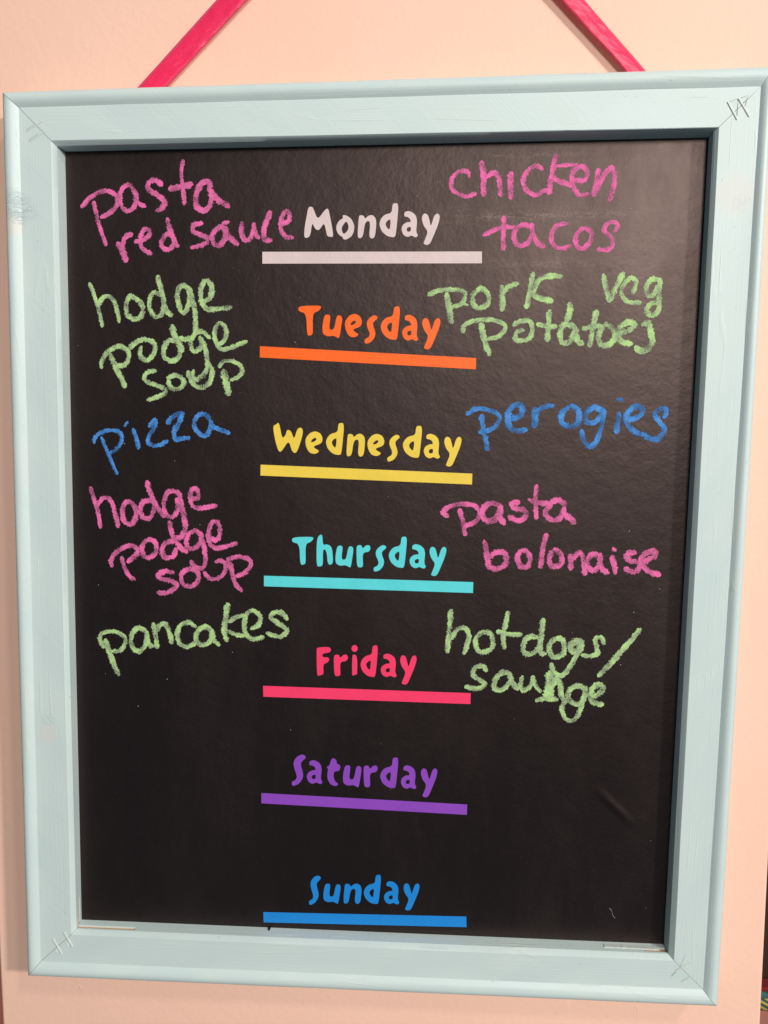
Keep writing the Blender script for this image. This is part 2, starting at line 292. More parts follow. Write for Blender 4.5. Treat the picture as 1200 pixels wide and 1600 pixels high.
        (3.13, [(142.3, -88.7), (147.9, -85.0), (147.3, -80.8), (143.3, -81.5), (140.5, -86.9), (142.4, -92.3), (148.2, -93.3)]),
    ]),
]
GLYPHS = {
    'M': [[(0.147, 0.992), (0.277, 1.000), (0.325, 0.926), (0.465, 0.584), (0.703, 0.895), (0.818, 0.956), (0.877, 0.734), (1.000, 0.111), (0.952, 0.026), (0.887, 0.060), (0.827, 0.050), (0.775, 0.111), (0.693, 0.503), (0.541, 0.292), (0.481, 0.256), (0.379, 0.296), (0.277, 0.509), (0.216, 0.080), (0.087, 0.000), (0.000, 0.050), (0.026, 0.372), (0.087, 0.674)]],
    'o': [[(0.364, 1.000), (0.579, 0.979), (0.829, 0.850), (1.000, 0.591), (0.971, 0.332), (0.829, 0.124), (0.525, 0.000), (0.364, 0.034), (0.364, 0.111), (0.150, 0.189), (0.000, 0.383), (0.007, 0.591), (0.150, 0.772), (0.382, 0.876), (0.346, 0.940)], [(0.550, 0.772), (0.311, 0.539), (0.300, 0.358), (0.418, 0.215), (0.650, 0.383), (0.686, 0.565)]],
    'n': [[(0.119, 0.995), (0.341, 0.974), (0.392, 0.836), (0.597, 0.982), (0.802, 1.000), (0.973, 0.863), (1.000, 0.625), (0.939, 0.124), (0.785, 0.000), (0.614, 0.098), (0.683, 0.678), (0.563, 0.770), (0.392, 0.665), (0.290, 0.098), (0.119, 0.024), (0.000, 0.098), (0.068, 0.889)]],
    'd': [[(0.721, 1.000), (1.000, 1.000), (0.902, 0.356), (0.836, 0.034), (0.721, 0.000), (0.410, 0.034), (0.115, 0.186), (0.000, 0.394), (0.082, 0.545), (0.279, 0.669), (0.639, 0.716), (0.672, 0.924)], [(0.600, 0.542), (0.410, 0.489), (0.318, 0.403), (0.377, 0.299), (0.541, 0.205)]],
    'a': [[(0.170, 0.821), (0.189, 0.952), (0.396, 1.000), (0.642, 0.952), (0.868, 0.821), (0.936, 0.607), (0.868, 0.226), (1.000, 0.083), (0.849, 0.000), (0.596, 0.095), (0.377, 0.017), (0.113, 0.107), (0.000, 0.321), (0.094, 0.488), (0.340, 0.583), (0.566, 0.583), (0.528, 0.702), (0.377, 0.774), (0.226, 0.786)], [(0.566, 0.417), (0.358, 0.381), (0.302, 0.298), (0.377, 0.214), (0.566, 0.238)]],
    'y': [[(0.140, 1.000), (0.333, 0.960), (0.421, 0.789), (0.498, 0.567), (0.684, 0.940), (0.877, 1.000), (1.000, 0.909), (0.912, 0.668), (0.684, 0.346), (0.474, 0.064), (0.316, 0.000), (0.088, 0.040), (0.140, 0.125), (0.351, 0.427), (0.105, 0.608), (0.000, 0.809), (0.035, 0.930)]],
    'T': [[(0.023, 0.983), (0.951, 1.000), (1.000, 0.925), (0.869, 0.812), (0.623, 0.738), (0.639, 0.062), (0.557, 0.007), (0.384, 0.000), (0.351, 0.738), (0.000, 0.812)]],
    'u': [[(0.106, 0.984), (0.335, 1.000), (0.411, 0.919), (0.335, 0.419), (0.449, 0.339), (0.601, 0.403), (0.715, 0.952), (0.905, 0.968), (1.000, 0.855), (0.943, 0.484), (0.848, 0.000), (0.753, 0.016), (0.563, 0.113), (0.278, 0.071), (0.030, 0.177), (0.000, 0.484)]],
    'e': [[(0.030, 0.709), (0.265, 0.924), (0.564, 1.000), (0.863, 0.908), (1.000, 0.679), (0.927, 0.465), (0.436, 0.336), (0.607, 0.220), (0.786, 0.159), (0.735, 0.067), (0.521, 0.000), (0.222, 0.067), (0.051, 0.312), (0.000, 0.526)], [(0.299, 0.511), (0.393, 0.648), (0.585, 0.725), (0.658, 0.648), (0.521, 0.541)]],
    's': [[(0.687, 1.000), (0.907, 0.974), (1.000, 0.894), (0.659, 0.762), (0.632, 0.656), (0.824, 0.392), (0.769, 0.233), (0.495, 0.061), (0.110, 0.000), (0.000, 0.061), (0.027, 0.167), (0.330, 0.233), (0.412, 0.365), (0.165, 0.630), (0.192, 0.788), (0.385, 0.907)]],
    'W': [[(0.000, 0.895), (0.118, 0.947), (0.161, 1.000), (0.209, 0.926), (0.301, 0.474), (0.415, 0.589), (0.452, 0.747), (0.527, 0.762), (0.609, 0.695), (0.699, 0.442), (0.806, 0.800), (0.935, 0.842), (1.000, 0.737), (0.957, 0.484), (0.785, 0.000), (0.634, 0.042), (0.523, 0.432), (0.269, 0.042), (0.172, 0.074), (0.075, 0.379), (0.011, 0.716)]],
    'h': [[(0.350, 1.000), (0.377, 0.645), (0.614, 0.679), (0.864, 0.622), (0.955, 0.475), (1.000, 0.079), (0.682, 0.050), (0.614, 0.430), (0.500, 0.532), (0.386, 0.498), (0.386, 0.045), (0.227, 0.000), (0.000, 0.018), (0.014, 0.882)]],
    'r': [[(0.037, 0.983), (0.353, 1.000), (0.432, 0.828), (0.695, 1.000), (0.932, 0.983), (1.000, 0.828), (0.853, 0.690), (0.537, 0.672), (0.432, 0.534), (0.474, 0.069), (0.353, 0.000), (0.037, 0.017), (0.000, 0.776)]],
    'F': [[(0.000, 0.923), (0.089, 0.978), (0.844, 1.000), (1.000, 0.901), (0.889, 0.802), (0.400, 0.769), (0.400, 0.642), (0.800, 0.637), (0.880, 0.560), (0.756, 0.462), (0.444, 0.391), (0.489, 0.066), (0.356, 0.033), (0.133, 0.000), (0.036, 0.044)]],
    'i': [[(0.136, 0.673), (0.364, 0.694), (0.909, 0.652), (0.936, 0.042), (0.636, 0.032), (0.227, 0.000), (0.091, 0.042)], [(1.000, 0.890), (0.905, 0.822), (0.655, 0.780), (0.346, 0.780), (0.096, 0.822), (0.000, 0.890), (0.095, 0.958), (0.345, 1.000), (0.654, 1.000), (0.904, 0.958)]],
    'S': [[(0.794, 1.000), (1.000, 0.922), (0.966, 0.871), (0.672, 0.758), (0.647, 0.656), (0.819, 0.389), (0.784, 0.246), (0.500, 0.072), (0.059, 0.000), (0.000, 0.143), (0.304, 0.205), (0.392, 0.307), (0.132, 0.656), (0.181, 0.820), (0.451, 0.953)]],
    't': [[(0.496, 1.000), (0.715, 0.910), (0.737, 0.787), (0.934, 0.753), (1.000, 0.663), (0.912, 0.539), (0.539, 0.528), (0.496, 0.326), (0.627, 0.157), (0.868, 0.090), (0.693, 0.000), (0.276, 0.067), (0.079, 0.258), (0.057, 0.416), (0.123, 0.618), (0.000, 0.674), (0.232, 0.742), (0.320, 0.933)]],
}
# day word: bar corners, then each letter's lower-left corner, width vector and height vector (mm)
DAYS = [
    ('Monday', [(-68.50, 192.49), (67.93, 190.78), (68.02, 183.69), (-68.61, 185.27)], [
        ((-42.20, 200.26), (18.42, -0.28), (0.18, 19.08)),
        ((-21.98, 199.07), (11.29, -0.17), (0.08, 14.93)),
        ((-8.82, 199.30), (11.73, -0.18), (0.04, 14.48)),
        ((4.69, 200.13), (12.08, -0.18), (0.00, 20.41)),
        ((18.35, 199.73), (10.46, -0.16), (-0.04, 16.07)),
        ((31.00, 195.06), (11.22, -0.16), (-0.10, 19.09)),
    ]),
    ('Tuesday', [(-70.87, 134.40), (65.17, 126.26), (65.05, 119.38), (-71.09, 127.42)], [
        ((-46.42, 140.79), (14.61, -0.11), (0.19, 18.60)),
        ((-31.21, 139.13), (12.74, -0.09), (0.10, 14.56)),
        ((-16.89, 139.38), (10.88, -0.08), (0.06, 14.77)),
        ((-4.57, 135.39), (8.45, -0.06), (0.03, 17.71)),
        ((5.45, 137.69), (12.50, -0.09), (-0.00, 20.60)),
        ((18.91, 136.77), (10.43, -0.07), (-0.04, 16.47)),
        ((31.52, 131.61), (11.60, -0.07), (-0.10, 19.53)),
    ]),
    ('Wednesday', [(-71.57, 59.60), (63.60, 54.36), (63.47, 47.48), (-71.80, 52.61)], [
        ((-63.29, 66.83), (19.22, 0.04), (0.26, 19.66)),
        ((-42.60, 66.38), (11.23, 0.02), (0.14, 14.63)),
        ((-29.52, 65.80), (11.94, 0.03), (0.14, 20.31)),
        ((-16.36, 64.49), (12.02, 0.03), (0.06, 14.96)),
        ((-2.87, 65.13), (11.00, 0.03), (0.02, 14.32)),
        ((9.72, 61.63), (8.17, 0.02), (-0.01, 17.22)),
        ((19.47, 64.09), (12.64, 0.03), (-0.05, 20.20)),
        ((32.72, 63.40), (10.66, 0.03), (-0.08, 16.08)),
        ((45.84, 58.58), (11.12, 0.04), (-0.15, 19.09)),
    ]),
    ('Thursday', [(-70.45, -12.54), (64.99, -15.02), (64.86, -22.09), (-70.55, -19.51)], [
        ((-52.04, -5.13), (14.17, 0.16), (0.20, 18.31)),
        ((-36.00, -6.21), (10.87, 0.13), (0.17, 21.65)),
        ((-23.76, -6.57), (11.83, 0.14), (0.08, 14.26)),
        ((-10.06, -6.41), (9.19, 0.11), (0.04, 14.61)),
        ((0.98, -9.16), (8.43, 0.10), (0.01, 17.47)),
        ((10.65, -6.54), (12.10, 0.14), (-0.02, 20.28)),
        ((23.98, -7.01), (10.95, 0.13), (-0.06, 16.16)),
        ((36.93, -11.60), (11.05, 0.14), (-0.12, 19.26)),
    ]),
    ('Friday', [(-72.15, -86.09), (64.16, -88.03), (64.04, -95.30), (-72.05, -93.47)], [
        ((-36.58, -78.60), (9.76, 0.20), (0.15, 19.43)),
        ((-25.17, -78.62), (9.48, 0.20), (0.08, 14.53)),
        ((-13.55, -77.99), (4.16, 0.09), (0.07, 20.39)),
        ((-7.76, -78.90), (11.82, 0.25), (0.05, 21.15)),
        ((5.45, -79.00), (10.91, 0.23), (-0.00, 16.14)),
        ((18.24, -83.49), (11.01, 0.24), (-0.05, 19.84)),
    ]),
    ('Saturday', [(-74.31, -159.75), (62.69, -163.37), (62.55, -170.41), (-74.41, -166.89)], [
        ((-53.94, -154.50), (9.68, 0.30), (0.24, 22.14)),
        ((-43.86, -152.86), (10.94, 0.33), (0.15, 16.82)),
        ((-30.48, -153.78), (9.37, 0.29), (0.13, 19.70)),
        ((-19.58, -154.11), (12.54, 0.38), (0.07, 15.20)),
        ((-5.77, -153.69), (9.56, 0.29), (0.03, 15.04)),
        ((5.07, -154.02), (12.46, 0.38), (0.00, 21.06)),
        ((18.80, -154.39), (10.64, 0.33), (-0.04, 16.57)),
        ((32.13, -159.51), (11.12, 0.35), (-0.10, 20.11)),
    ]),
    ('Sunday', [(-74.23, -243.88), (62.88, -241.30), (63.17, -248.75), (-74.12, -251.23)], [
        ((-43.06, -237.73), (8.24, 0.34), (0.19, 21.30)),
        ((-33.25, -236.23), (11.99, 0.49), (0.10, 14.33)),
        ((-19.57, -236.08), (12.34, 0.51), (0.07, 14.71)),
        ((-5.94, -235.38), (12.03, 0.50), (0.04, 20.64)),
        ((7.65, -235.23), (10.71, 0.44), (-0.01, 16.69)),
        ((20.94, -238.90), (10.93, 0.46), (-0.06, 19.39)),
    ]),
]
# moulding lines of the frame: corners top-left, top-right, bottom-left, bottom-right (mm)
LINES = {
    'pn': [(-192.78, 255.41), (201.42, 254.94), (-201.46, -254.67), (192.46, -254.99)],
    'le': [(-194.06, 255.79), (201.24, 255.63), (-200.96, -255.66), (193.10, -255.70)],
    'fi': [(-195.83, 257.84), (203.01, 256.36), (-203.13, -257.70), (195.60, -258.00)],
    'fo': [(-215.17, 277.61), (225.66, 278.27), (-225.19, -277.92), (214.53, -276.78)],
    'ou': [(-225.66, 287.31), (232.90, 289.42), (-235.11, -289.12), (224.35, -288.19)],
}
STAPLES = {
    'top_right': [((207.49, 270.45), (213.33, 260.39)), ((213.54, 272.24), (220.11, 261.82))],
    'bottom_left': [((-216.29, -261.04), (-210.38, -271.83)), ((-208.28, -256.09), (-202.75, -266.42))],
    'top_left': [((-211.14, 263.84), (-200.58, 269.60)), ((-209.59, 257.77), (-199.22, 263.56))],
    'bottom_right': [((201.06, -272.55), (209.93, -267.06)), ((196.77, -265.49), (206.59, -258.45))],
}

# ------------------------------------------------------------------ helpers
def srgb(r, g, b):
    f = lambda c: (c / 255 / 12.92) if c / 255 <= 0.04045 else ((c / 255 + 0.055) / 1.055) ** 2.4
    return (f(r), f(g), f(b), 1)

class NT:
    """small helper that writes node trees"""
    def __init__(self, name):
        self.mat = bpy.data.materials.new(name)
        self.mat.use_nodes = True
        self.t = self.mat.node_tree
        self.b = self.t.nodes['Principled BSDF']
        self.out = self.t.nodes['Material Output']
    def n(self, kind, **kw):
        nd = self.t.nodes.new(kind)
        for k, v in kw.items():
            setattr(nd, k, v)
        return nd
    def link(self, a, b):
        self.t.links.new(a, b)
    def put(self, sock, v):
        if hasattr(v, 'is_output'):
            self.link(v, sock)
        else:
            sock.default_value = v
    def math(self, op, a, b=None, c=None, clamp=False):
        nd = self.n('ShaderNodeMath', operation=op)
        nd.use_clamp = clamp
        for i, v in enumerate((a, b, c)):
            if v is not None:
                self.put(nd.inputs[i], v)
        return nd.outputs[0]
    def uv(self, name):
        return self.n('ShaderNodeUVMap', uv_map=name).outputs[0]
    def mapping(self, vec, scale=(1, 1, 1), loc=(0, 0, 0)):
        nd = self.n('ShaderNodeMapping')
        self.link(vec, nd.inputs['Vector'])
        nd.inputs['Scale'].default_value = scale
        nd.inputs['Location'].default_value = loc
        return nd.outputs[0]
    def noise(self, vec, scale, detail=3.0, rough=0.55, dist=0.0):
        nd = self.n('ShaderNodeTexNoise')
        self.link(vec, nd.inputs['Vector'])
        nd.inputs['Scale'].default_value = scale
        nd.inputs['Detail'].default_value = detail
        nd.inputs['Roughness'].default_value = rough
        nd.inputs['Distortion'].default_value = dist
        return nd.outputs[0]
    def ramp(self, v, lo, hi, a=0.0, b=1.0):
        nd = self.n('ShaderNodeMapRange', interpolation_type='SMOOTHSTEP')
        self.put(nd.inputs[0], v)
        for i, x in enumerate((lo, hi, a, b)):
            nd.inputs[1 + i].default_value = x
        return nd.outputs[0]
    def mix(self, f, a, b):
        nd = self.n('ShaderNodeMix', data_type='RGBA')
        self.put(nd.inputs[0], f)
        self.put(nd.inputs[6], a)
        self.put(nd.inputs[7], b)
        return nd.outputs[2]
    def bump(self, h, strength, dist, prev=None):
        nd = self.n('ShaderNodeBump')
        self.put(nd.inputs['Height'], h)
        nd.inputs['Strength'].default_value = strength
        nd.inputs['Distance'].default_value = dist
        if prev is not None:
            self.link(prev, nd.inputs['Normal'])
        return nd.outputs[0]
    def obj(self):
        return self.n('ShaderNodeTexCoord').outputs['Object']
    def set(self, **kw):
        for k, v in kw.items():
            self.put(self.b.inputs[k.replace('_', ' ')], v)

def make(name, verts, faces, mat, parent=None, smooth=None, uvs=None):
    """one mesh object; verts in board mm; uvs: {layer: [per-vertex uv]}"""
    me = bpy.data.meshes.new(name)
    me.from_pydata([P(*v) for v in verts], [], faces)
    if uvs:
        for lname, data in uvs.items():
            lay = me.uv_layers.new(name=lname)
            for lp in me.loops:
                lay.data[lp.index].uv = data[lp.vertex_index]
    me.materials.append(mat)
    bm = bmesh.new(); bm.from_mesh(me)
    bmesh.ops.recalc_face_normals(bm, faces=bm.faces)
    bm.to_mesh(me); bm.free()
    if smooth is not None:
        me.shade_smooth()
        me.set_sharp_from_angle(angle=math.radians(smooth))
    o = bpy.data.objects.new(name, me)
    scene.collection.objects.link(o)
    if parent is not None:
        o.parent = parent
        o.matrix_parent_inverse = parent_inv[parent.name]
    return o
parent_inv = {}
def thing(name, label, cat, pos, group=None):
    o = bpy.data.objects.new(name, None)
    scene.collection.objects.link(o)
    o.empty_display_size = 0.05
    o.location = P(*pos)
    o['label'] = label; o['category'] = cat
    if group: o['group'] = group
    parent_inv[o.name] = Matrix.Translation(-P(*pos))
    return o
def as_parent(o):
    """lets a mesh part parent sub-parts (all meshes are stored in world coordinates)"""
    parent_inv[o.name] = Matrix.Identity(4)
    return o
def tag(o, label, cat, group=None):
    o['label'] = label; o['category'] = cat
    if group: o['group'] = group
    return o
def box(x0, x1, y0, y1, z0, z1):
    v = [(x, y, z) for z in (z0, z1) for y in (y0, y1) for x in (x0, x1)]
    return v, [(0, 1, 3, 2), (4, 6, 7, 5), (0, 4, 5, 1), (2, 3, 7, 6), (0, 2, 6, 4), (1, 5, 7, 3)]
def catmull(pts, step):
    out = []
    n = len(pts)
    for i in range(n - 1):
        p0 = Vector(pts[max(i - 1, 0)]); p1 = Vector(pts[i]); p2 = Vector(pts[i + 1]); p3 = Vector(pts[min(i + 2, n - 1)])
        k = max(2, int((p2 - p1).length / step))
        for j in range(k):
            t = j / k
            out.append(0.5 * ((2 * p1) + (p2 - p0) * t + (2 * p0 - 5 * p1 + 4 * p2 - p3) * t * t + (3 * p1 - p0 - 3 * p2 + p3) * t ** 3))
    out.append(Vector(pts[-1]))
    return out
def chaikin(loop, r=0.22):
    out = []
    n = len(loop)
    for i in range(n):
        a = Vector(loop[i]); b = Vector(loop[(i + 1) % n])
        out += [a + (b - a) * r, a + (b - a) * (1 - r)]
    return out

ZP = -12.1      # face of the black panel
ZW = -26.0      # face of the wall

# ------------------------------------------------------------------ materials
def mat_wall():
    m = NT('peach wall paint')
    o = m.obj()
    big = m.noise(o, 3.0, 3.0)
    col = m.mix(m.ramp(big, 0.3, 0.7), srgb(241, 196, 174), srgb(244, 200, 179))
    peel = m.noise(o, 260.0, 2.0, 0.5)
    soft = m.noise(o, 45.0, 3.0, 0.5)
    scr = m.noise(m.mapping(o, (1.0, 1.0, 0.16)), 26.0, 1.0, 0.4, 1.2)
    line = m.math('MULTIPLY', m.ramp(m.math('ABSOLUTE', m.math('SUBTRACT', scr, 0.66)), 0.0, 0.004, 1.0, 0.0), m.ramp(soft, .5, .6))
    n1 = m.bump(peel, 0.3, 0.0005)
    n2 = m.bump(soft, 0.2, 0.0012, n1)
    n3 = m.bump(line, 0.25, 0.0006, n2)
    m.set(Base_Color=col, Roughness=0.55, Normal=n3)
    m.b.inputs['Specular IOR Level'].default_value = 0.2
    return m.mat
def mat_flat(name, c, rough=0.6, bump=0.2, scale=200.0):
    m = NT(name)
    o = m.obj()
    nz = m.noise(o, scale, 3.0)
    col = m.mix(m.ramp(nz, 0.3, 0.7), tuple(x * 0.85 for x in c[:3]) + (1,), c)
    m.set(Base_Color=col, Roughness=rough, Normal=m.bump(nz, bump, 0.0006))
    return m.mat

KNOTS = [(-221.0, 219.0, 12.0, 1.0), (-213.0, 214.0, 8.0, 0.5), (-213.4, -108.0, 8.0, 0.55), (217.0, 213.0, 6.0, 0.10)]
STAINS = [(-223.0, 206.0, 9.0, 1.0), (-213.4, -117.0, 8.0, 0.8), (214.0, 219.0, 16.0, 0.8)]
def mat_paint():
    m = NT('pale blue green wood paint')
    g = m.uv('grain'); bd = m.uv('board')
    brush = m.noise(m.mapping(g, (9.0, 800.0, 1.0)), 1.0, 3.0, 0.6)
    cross = m.noise(m.mapping(g, (520.0, 22.0, 1.0)), 1.0, 2.0, 0.5)
    grain = m.noise(m.mapping(g, (5.0, 70.0, 1.0)), 1.0, 1.5, 0.5, 0.5)
    ridge = m.ramp(m.math('ABSOLUTE', m.math('SUBTRACT', grain, 0.5)), 0.0, 0.022, 1.0, 0.0)
    blot = m.noise(g, 26.0, 3.0)
    ridge = m.math('MULTIPLY', ridge, m.ramp(blot, 0.50, 0.62))
    lumps = m.ramp(m.noise(m.mapping(g, (300.0, 420.0, 1.0)), 1.0, 2.0), 0.66, 0.78)
    lumps = m.math('MULTIPLY', lumps, m.ramp(m.noise(g, 14.0, 2.0), 0.5, 0.62))
    specks = m.ramp(m.noise(g, 480.0, 1.0), 0.785, 0.80)
    c0 = m.mix(m.ramp(blot, 0.3, 0.7), srgb(194, 210, 209), srgb(199, 213, 210))
    c0 = m.mix(m.math('MULTIPLY', specks, 0.45), c0, srgb(120, 132, 128))
    h = m.math('MULTIPLY', m.math('SUBTRACT', brush, 0.5), 0.42)
    h = m.math('ADD', h, m.math('MULTIPLY', cross, 0.26))
    h = m.math('ADD', h, m.math('MULTIPLY', ridge, 0.40))
    h = m.math('ADD', h, m.math('MULTIPLY', lumps, 0.45))
    h = m.math('ADD', h, m.math('MULTIPLY', specks, -0.7))
    wr = m.noise(m.mapping(bd, (150.0, 760.0, 1.0)), 1.0, 3.0, 0.6, 0.8)
    wrink = m.ramp(m.math('ABSOLUTE', m.math('SUBTRACT', wr, 0.5)), 0.0, 0.07, 1.0, 0.0)
    def near(kx, ky, r, amt):
        d = m.n('ShaderNodeVectorMath', operation='DISTANCE')
        m.link(bd, d.inputs[0]); d.inputs[1].default_value = (kx / 1000, ky / 1000, 0)
        dd = m.math('ADD', d.outputs['Value'], m.math('MULTIPLY', m.math('SUBTRACT', blot, 0.5), 0.016))
        return m.ramp(dd, r * 0.3 / 1000, r / 1000, amt, 0.0)
    for k in STAINS:
        c0 = m.mix(m.math('MULTIPLY', near(*k), 0.30), c0, srgb(226, 200, 182))
    for k in KNOTS:
        h = m.math('SUBTRACT', h, m.math('MULTIPLY', m.math('MULTIPLY', wrink, near(*k)), 0.7))
    m.set(Base_Color=c0, Roughness=m.ramp(blot, 0.2, 0.8, 0.38, 0.5), Normal=m.bump(h, 0.6, 0.00045))
    m.b.inputs['Specular IOR Level'].default_value = 0.4
    return m.mat

def mat_panel():
    m = NT('black chalkboard vinyl')
    o = m.obj()
    peel = m.noise(o, 420.0, 3.0, 0.6)
    wav = m.noise(o, 90.0, 2.0, 0.5)
    smear = m.noise(m.mapping(o, (1.0, 1.0, 0.35)), 22.0, 5.0, 0.7)
    dust = m.noise(o, 900.0, 2.0, 0.6)
    cloud = m.math('MULTIPLY', m.ramp(smear, 0.45, 0.8), m.ramp(dust, 0.4, 0.75))
    col = m.mix(m.math('MULTIPLY', cloud, 0.40), (0.0026, 0.0014, 0.0022, 1), (0.022, 0.017, 0.016, 1))
    sp = m.n('ShaderNodeSeparateXYZ'); m.link(o, sp.inputs[0])
    px, pz = sp.outputs[0], sp.outputs[2]
    streak = m.noise(m.mapping(o, (60.0, 1.0, 420.0)), 1.0, 4.0, 0.7)
    for sx, sy, hw, hh, amt in ((111.0, 211.5, 66.0, 3.4, 1.0), (95.0, 212.0, 80.0, 10.0, 0.5), (108.0, 183.0, 55.0, 5.0, 0.7), (100.0, 247.5, 45.0, 3.0, 0.9)):
        fx = m.ramp(m.math('ABSOLUTE', m.math('SUBTRACT', px, sx / 1000)), hw * 0.4 / 1000, hw / 1000, 1.0, 0.0)
        fz = m.ramp(m.math('ABSOLUTE', m.math('SUBTRACT', pz, H0 + sy / 1000)), 0.0, hh / 1000, amt, 0.0)
        msk = m.math('MULTIPLY', m.math('MULTIPLY', fx, fz), m.math('MULTIPLY', m.ramp(streak, 0.42, 0.6), m.ramp(dust, 0.38, 0.62)))
        col = m.mix(m.math('MULTIPLY', msk, 0.32), col, (0.30, 0.24, 0.21, 1))
    cx, cy, ca, sa = 158.5, -162.2, 0.707, -0.707
    dx = m.math('SUBTRACT', px, cx / 1000); dz = m.math('SUBTRACT', pz, H0 + cy / 1000)
    al = m.math('ABSOLUTE', m.math('ADD', m.math('MULTIPLY', dx, ca), m.math('MULTIPLY', dz, sa)))
    ac = m.math('ABSOLUTE', m.math('ADD', m.math('MULTIPLY', dx, -sa), m.math('MULTIPLY', dz, ca)))
    crease = m.math('MULTIPLY', m.ramp(al, 0.003, 0.022, 1.0, 0.0), m.ramp(ac, 0.0, 0.0045, 1.0, 0.0))
    n = m.bump(crease, 1.0, 0.00055)
    n = m.bump(peel, 0.36, 0.0003, n)
    n = m.bump(wav, 0.3, 0.0008, n)
    m.set(Base_Color=col, Roughness=m.ramp(smear, 0.3, 0.7, 0.40, 0.475), Normal=n)
    m.b.inputs['Specular IOR Level'].default_value = 0.68
    m.b.inputs['Specular Tint'].default_value = (1.0, 0.74, 0.67, 1)
    return m.mat

def mat_vinyl(name, c):
    m = NT(name)
    o = m.obj()
    nz = m.noise(o, 420.0, 2.0, 0.6)
    col = m.mix(m.ramp(m.noise(o, 60.0, 3.0), 0.3, 0.7), tuple(x * 0.95 for x in c[:3]) + (1,), c)
    dust = m.math('MULTIPLY', m.ramp(m.noise(o, 1100.0, 3.0, 0.7), 0.55, 0.72), m.ramp(m.noise(o, 70.0, 3.0, 0.6), 0.45, 0.65))
    col = m.mix(m.math('MULTIPLY', dust, 0.16), col, (0.12, 0.10, 0.10, 1))
    wave = m.noise(o, 75.0, 2.0)
    m.set(Base_Color=col, Roughness=0.42, Normal=m.bump(wave, 0.3, 0.0008, m.bump(nz, 0.4, 0.00025)))
    m.b.inputs['Specular IOR Level'].default_value = 0.3
    return m.mat

def mat_chalk(name, dull, bright):
    m = NT(name)
    uv = m.uv('stroke')                      # u: mm along the stroke, v: -1..1 across it
    o = m.obj()
    sep = m.n('ShaderNodeSeparateXYZ'); m.link(uv, sep.inputs[0])
    v = m.math('ABSOLUTE', sep.outputs[1])
    g0 = m.noise(o, 560.0, 2.0, 0.6)
    g1 = m.noise(o, 1250.0, 3.0, 0.7)
    g2 = m.noise(o, 2600.0, 2.0, 0.6)
    g3 = m.noise(o, 110.0, 2.0, 0.5)
    along = m.noise(m.mapping(uv, (0.10, 0.3, 1.0)), 1.0, 2.0)
    edge = m.math('ADD', v, m.math('MULTIPLY', m.math('SUBTRACT', g0, 0.5), 1.1))
    edge = m.math('ADD', edge, m.math('MULTIPLY', m.math('SUBTRACT', g1, 0.5), 1.5))
    edge = m.math('ADD', edge, m.math('MULTIPLY', m.math('SUBTRACT', along, 0.5), 0.6))
    a_edge = m.ramp(edge, 0.66, 0.78, 1.0, 0.0)
    worn = m.math('ADD', m.math('MULTIPLY', g1, 0.9), m.math('MULTIPLY', along, 0.55))
    a_hole = m.ramp(worn, 0.76, 0.88, 1.0, 0.12)
    thick = m.math('ADD', m.math('MULTIPLY', g1, 0.45), m.math('MULTIPLY', m.math('SUBTRACT', 1.0, along), 0.75))
    thick = m.math('ADD', thick, m.math('MULTIPLY', g2, 0.35))
    body = m.ramp(thick, 0.48, 0.86, 0.58, 1.0)
    alpha = m.math('MULTIPLY', m.math('MULTIPLY', a_edge, a_hole), body)
    tone = m.math('ADD', m.math('MULTIPLY', m.math('SUBTRACT', 1.0, along), 0.85), m.math('MULTIPLY', g0, 0.5))
    tone = m.math('ADD', tone, m.math('MULTIPLY', g2, 0.2))
    col = m.mix(m.ramp(tone, 0.66, 0.98), dull, bright)
    m.set(Base_Color=col, Roughness=0.85, Alpha=alpha, Normal=m.bump(g1, 0.5, 0.0004))
    m.b.inputs['Specular IOR Level'].default_value = 0.2
    return m.mat

def mat_ribbon():
    m = NT('crimson satin ribbon')
    uv = m.uv('weave')                       # u: mm along, v: -1..1 across
    sep = m.n('ShaderNodeSeparateXYZ'); m.link(uv, sep.inputs[0])
    v = m.math('ABSOLUTE', sep.outputs[1])
    selv = m.ramp(v, 0.78, 0.84)
    dots = m.ramp(m.math('SINE', m.math('MULTIPLY', sep.outputs[0], 5.2)), -0.1, 0.6)
    fine = m.noise(m.mapping(uv, (2.2, 14.0, 1.0)), 1.0, 2.0, 0.6)
    slub = m.noise(m.mapping(uv, (1.1, 7.5, 1.0)), 1.0, 3.0, 0.6)
    crease = m.noise(m.mapping(uv, (0.05, 0.5, 1.0)), 1.0, 2.0)
    col = m.mix(m.ramp(slub, 0.3, 0.7), srgb(226, 30, 78), srgb(242, 46, 96))
    edge = m.math('MULTIPLY', selv, dots)
    col = m.mix(m.math('MULTIPLY', edge, 0.55), col, srgb(248, 104, 140))
    h = m.math('ADD', m.math('MULTIPLY', fine, 0.25), m.math('MULTIPLY', edge, 1.0))
    h = m.math('ADD', h, m.math('MULTIPLY', slub, 0.08))
    nn = m.bump(crease, 0.8, 0.003)
    m.set(Base_Color=col, Roughness=m.ramp(slub, 0.3, 0.7, 0.30, 0.42), Normal=m.bump(h, 0.6, 0.0004, nn))
    m.b.inputs['Sheen Weight'].default_value = 0.6
    m.b.inputs['Sheen Tint'].default_value = srgb(255, 120, 150)
    return m.mat

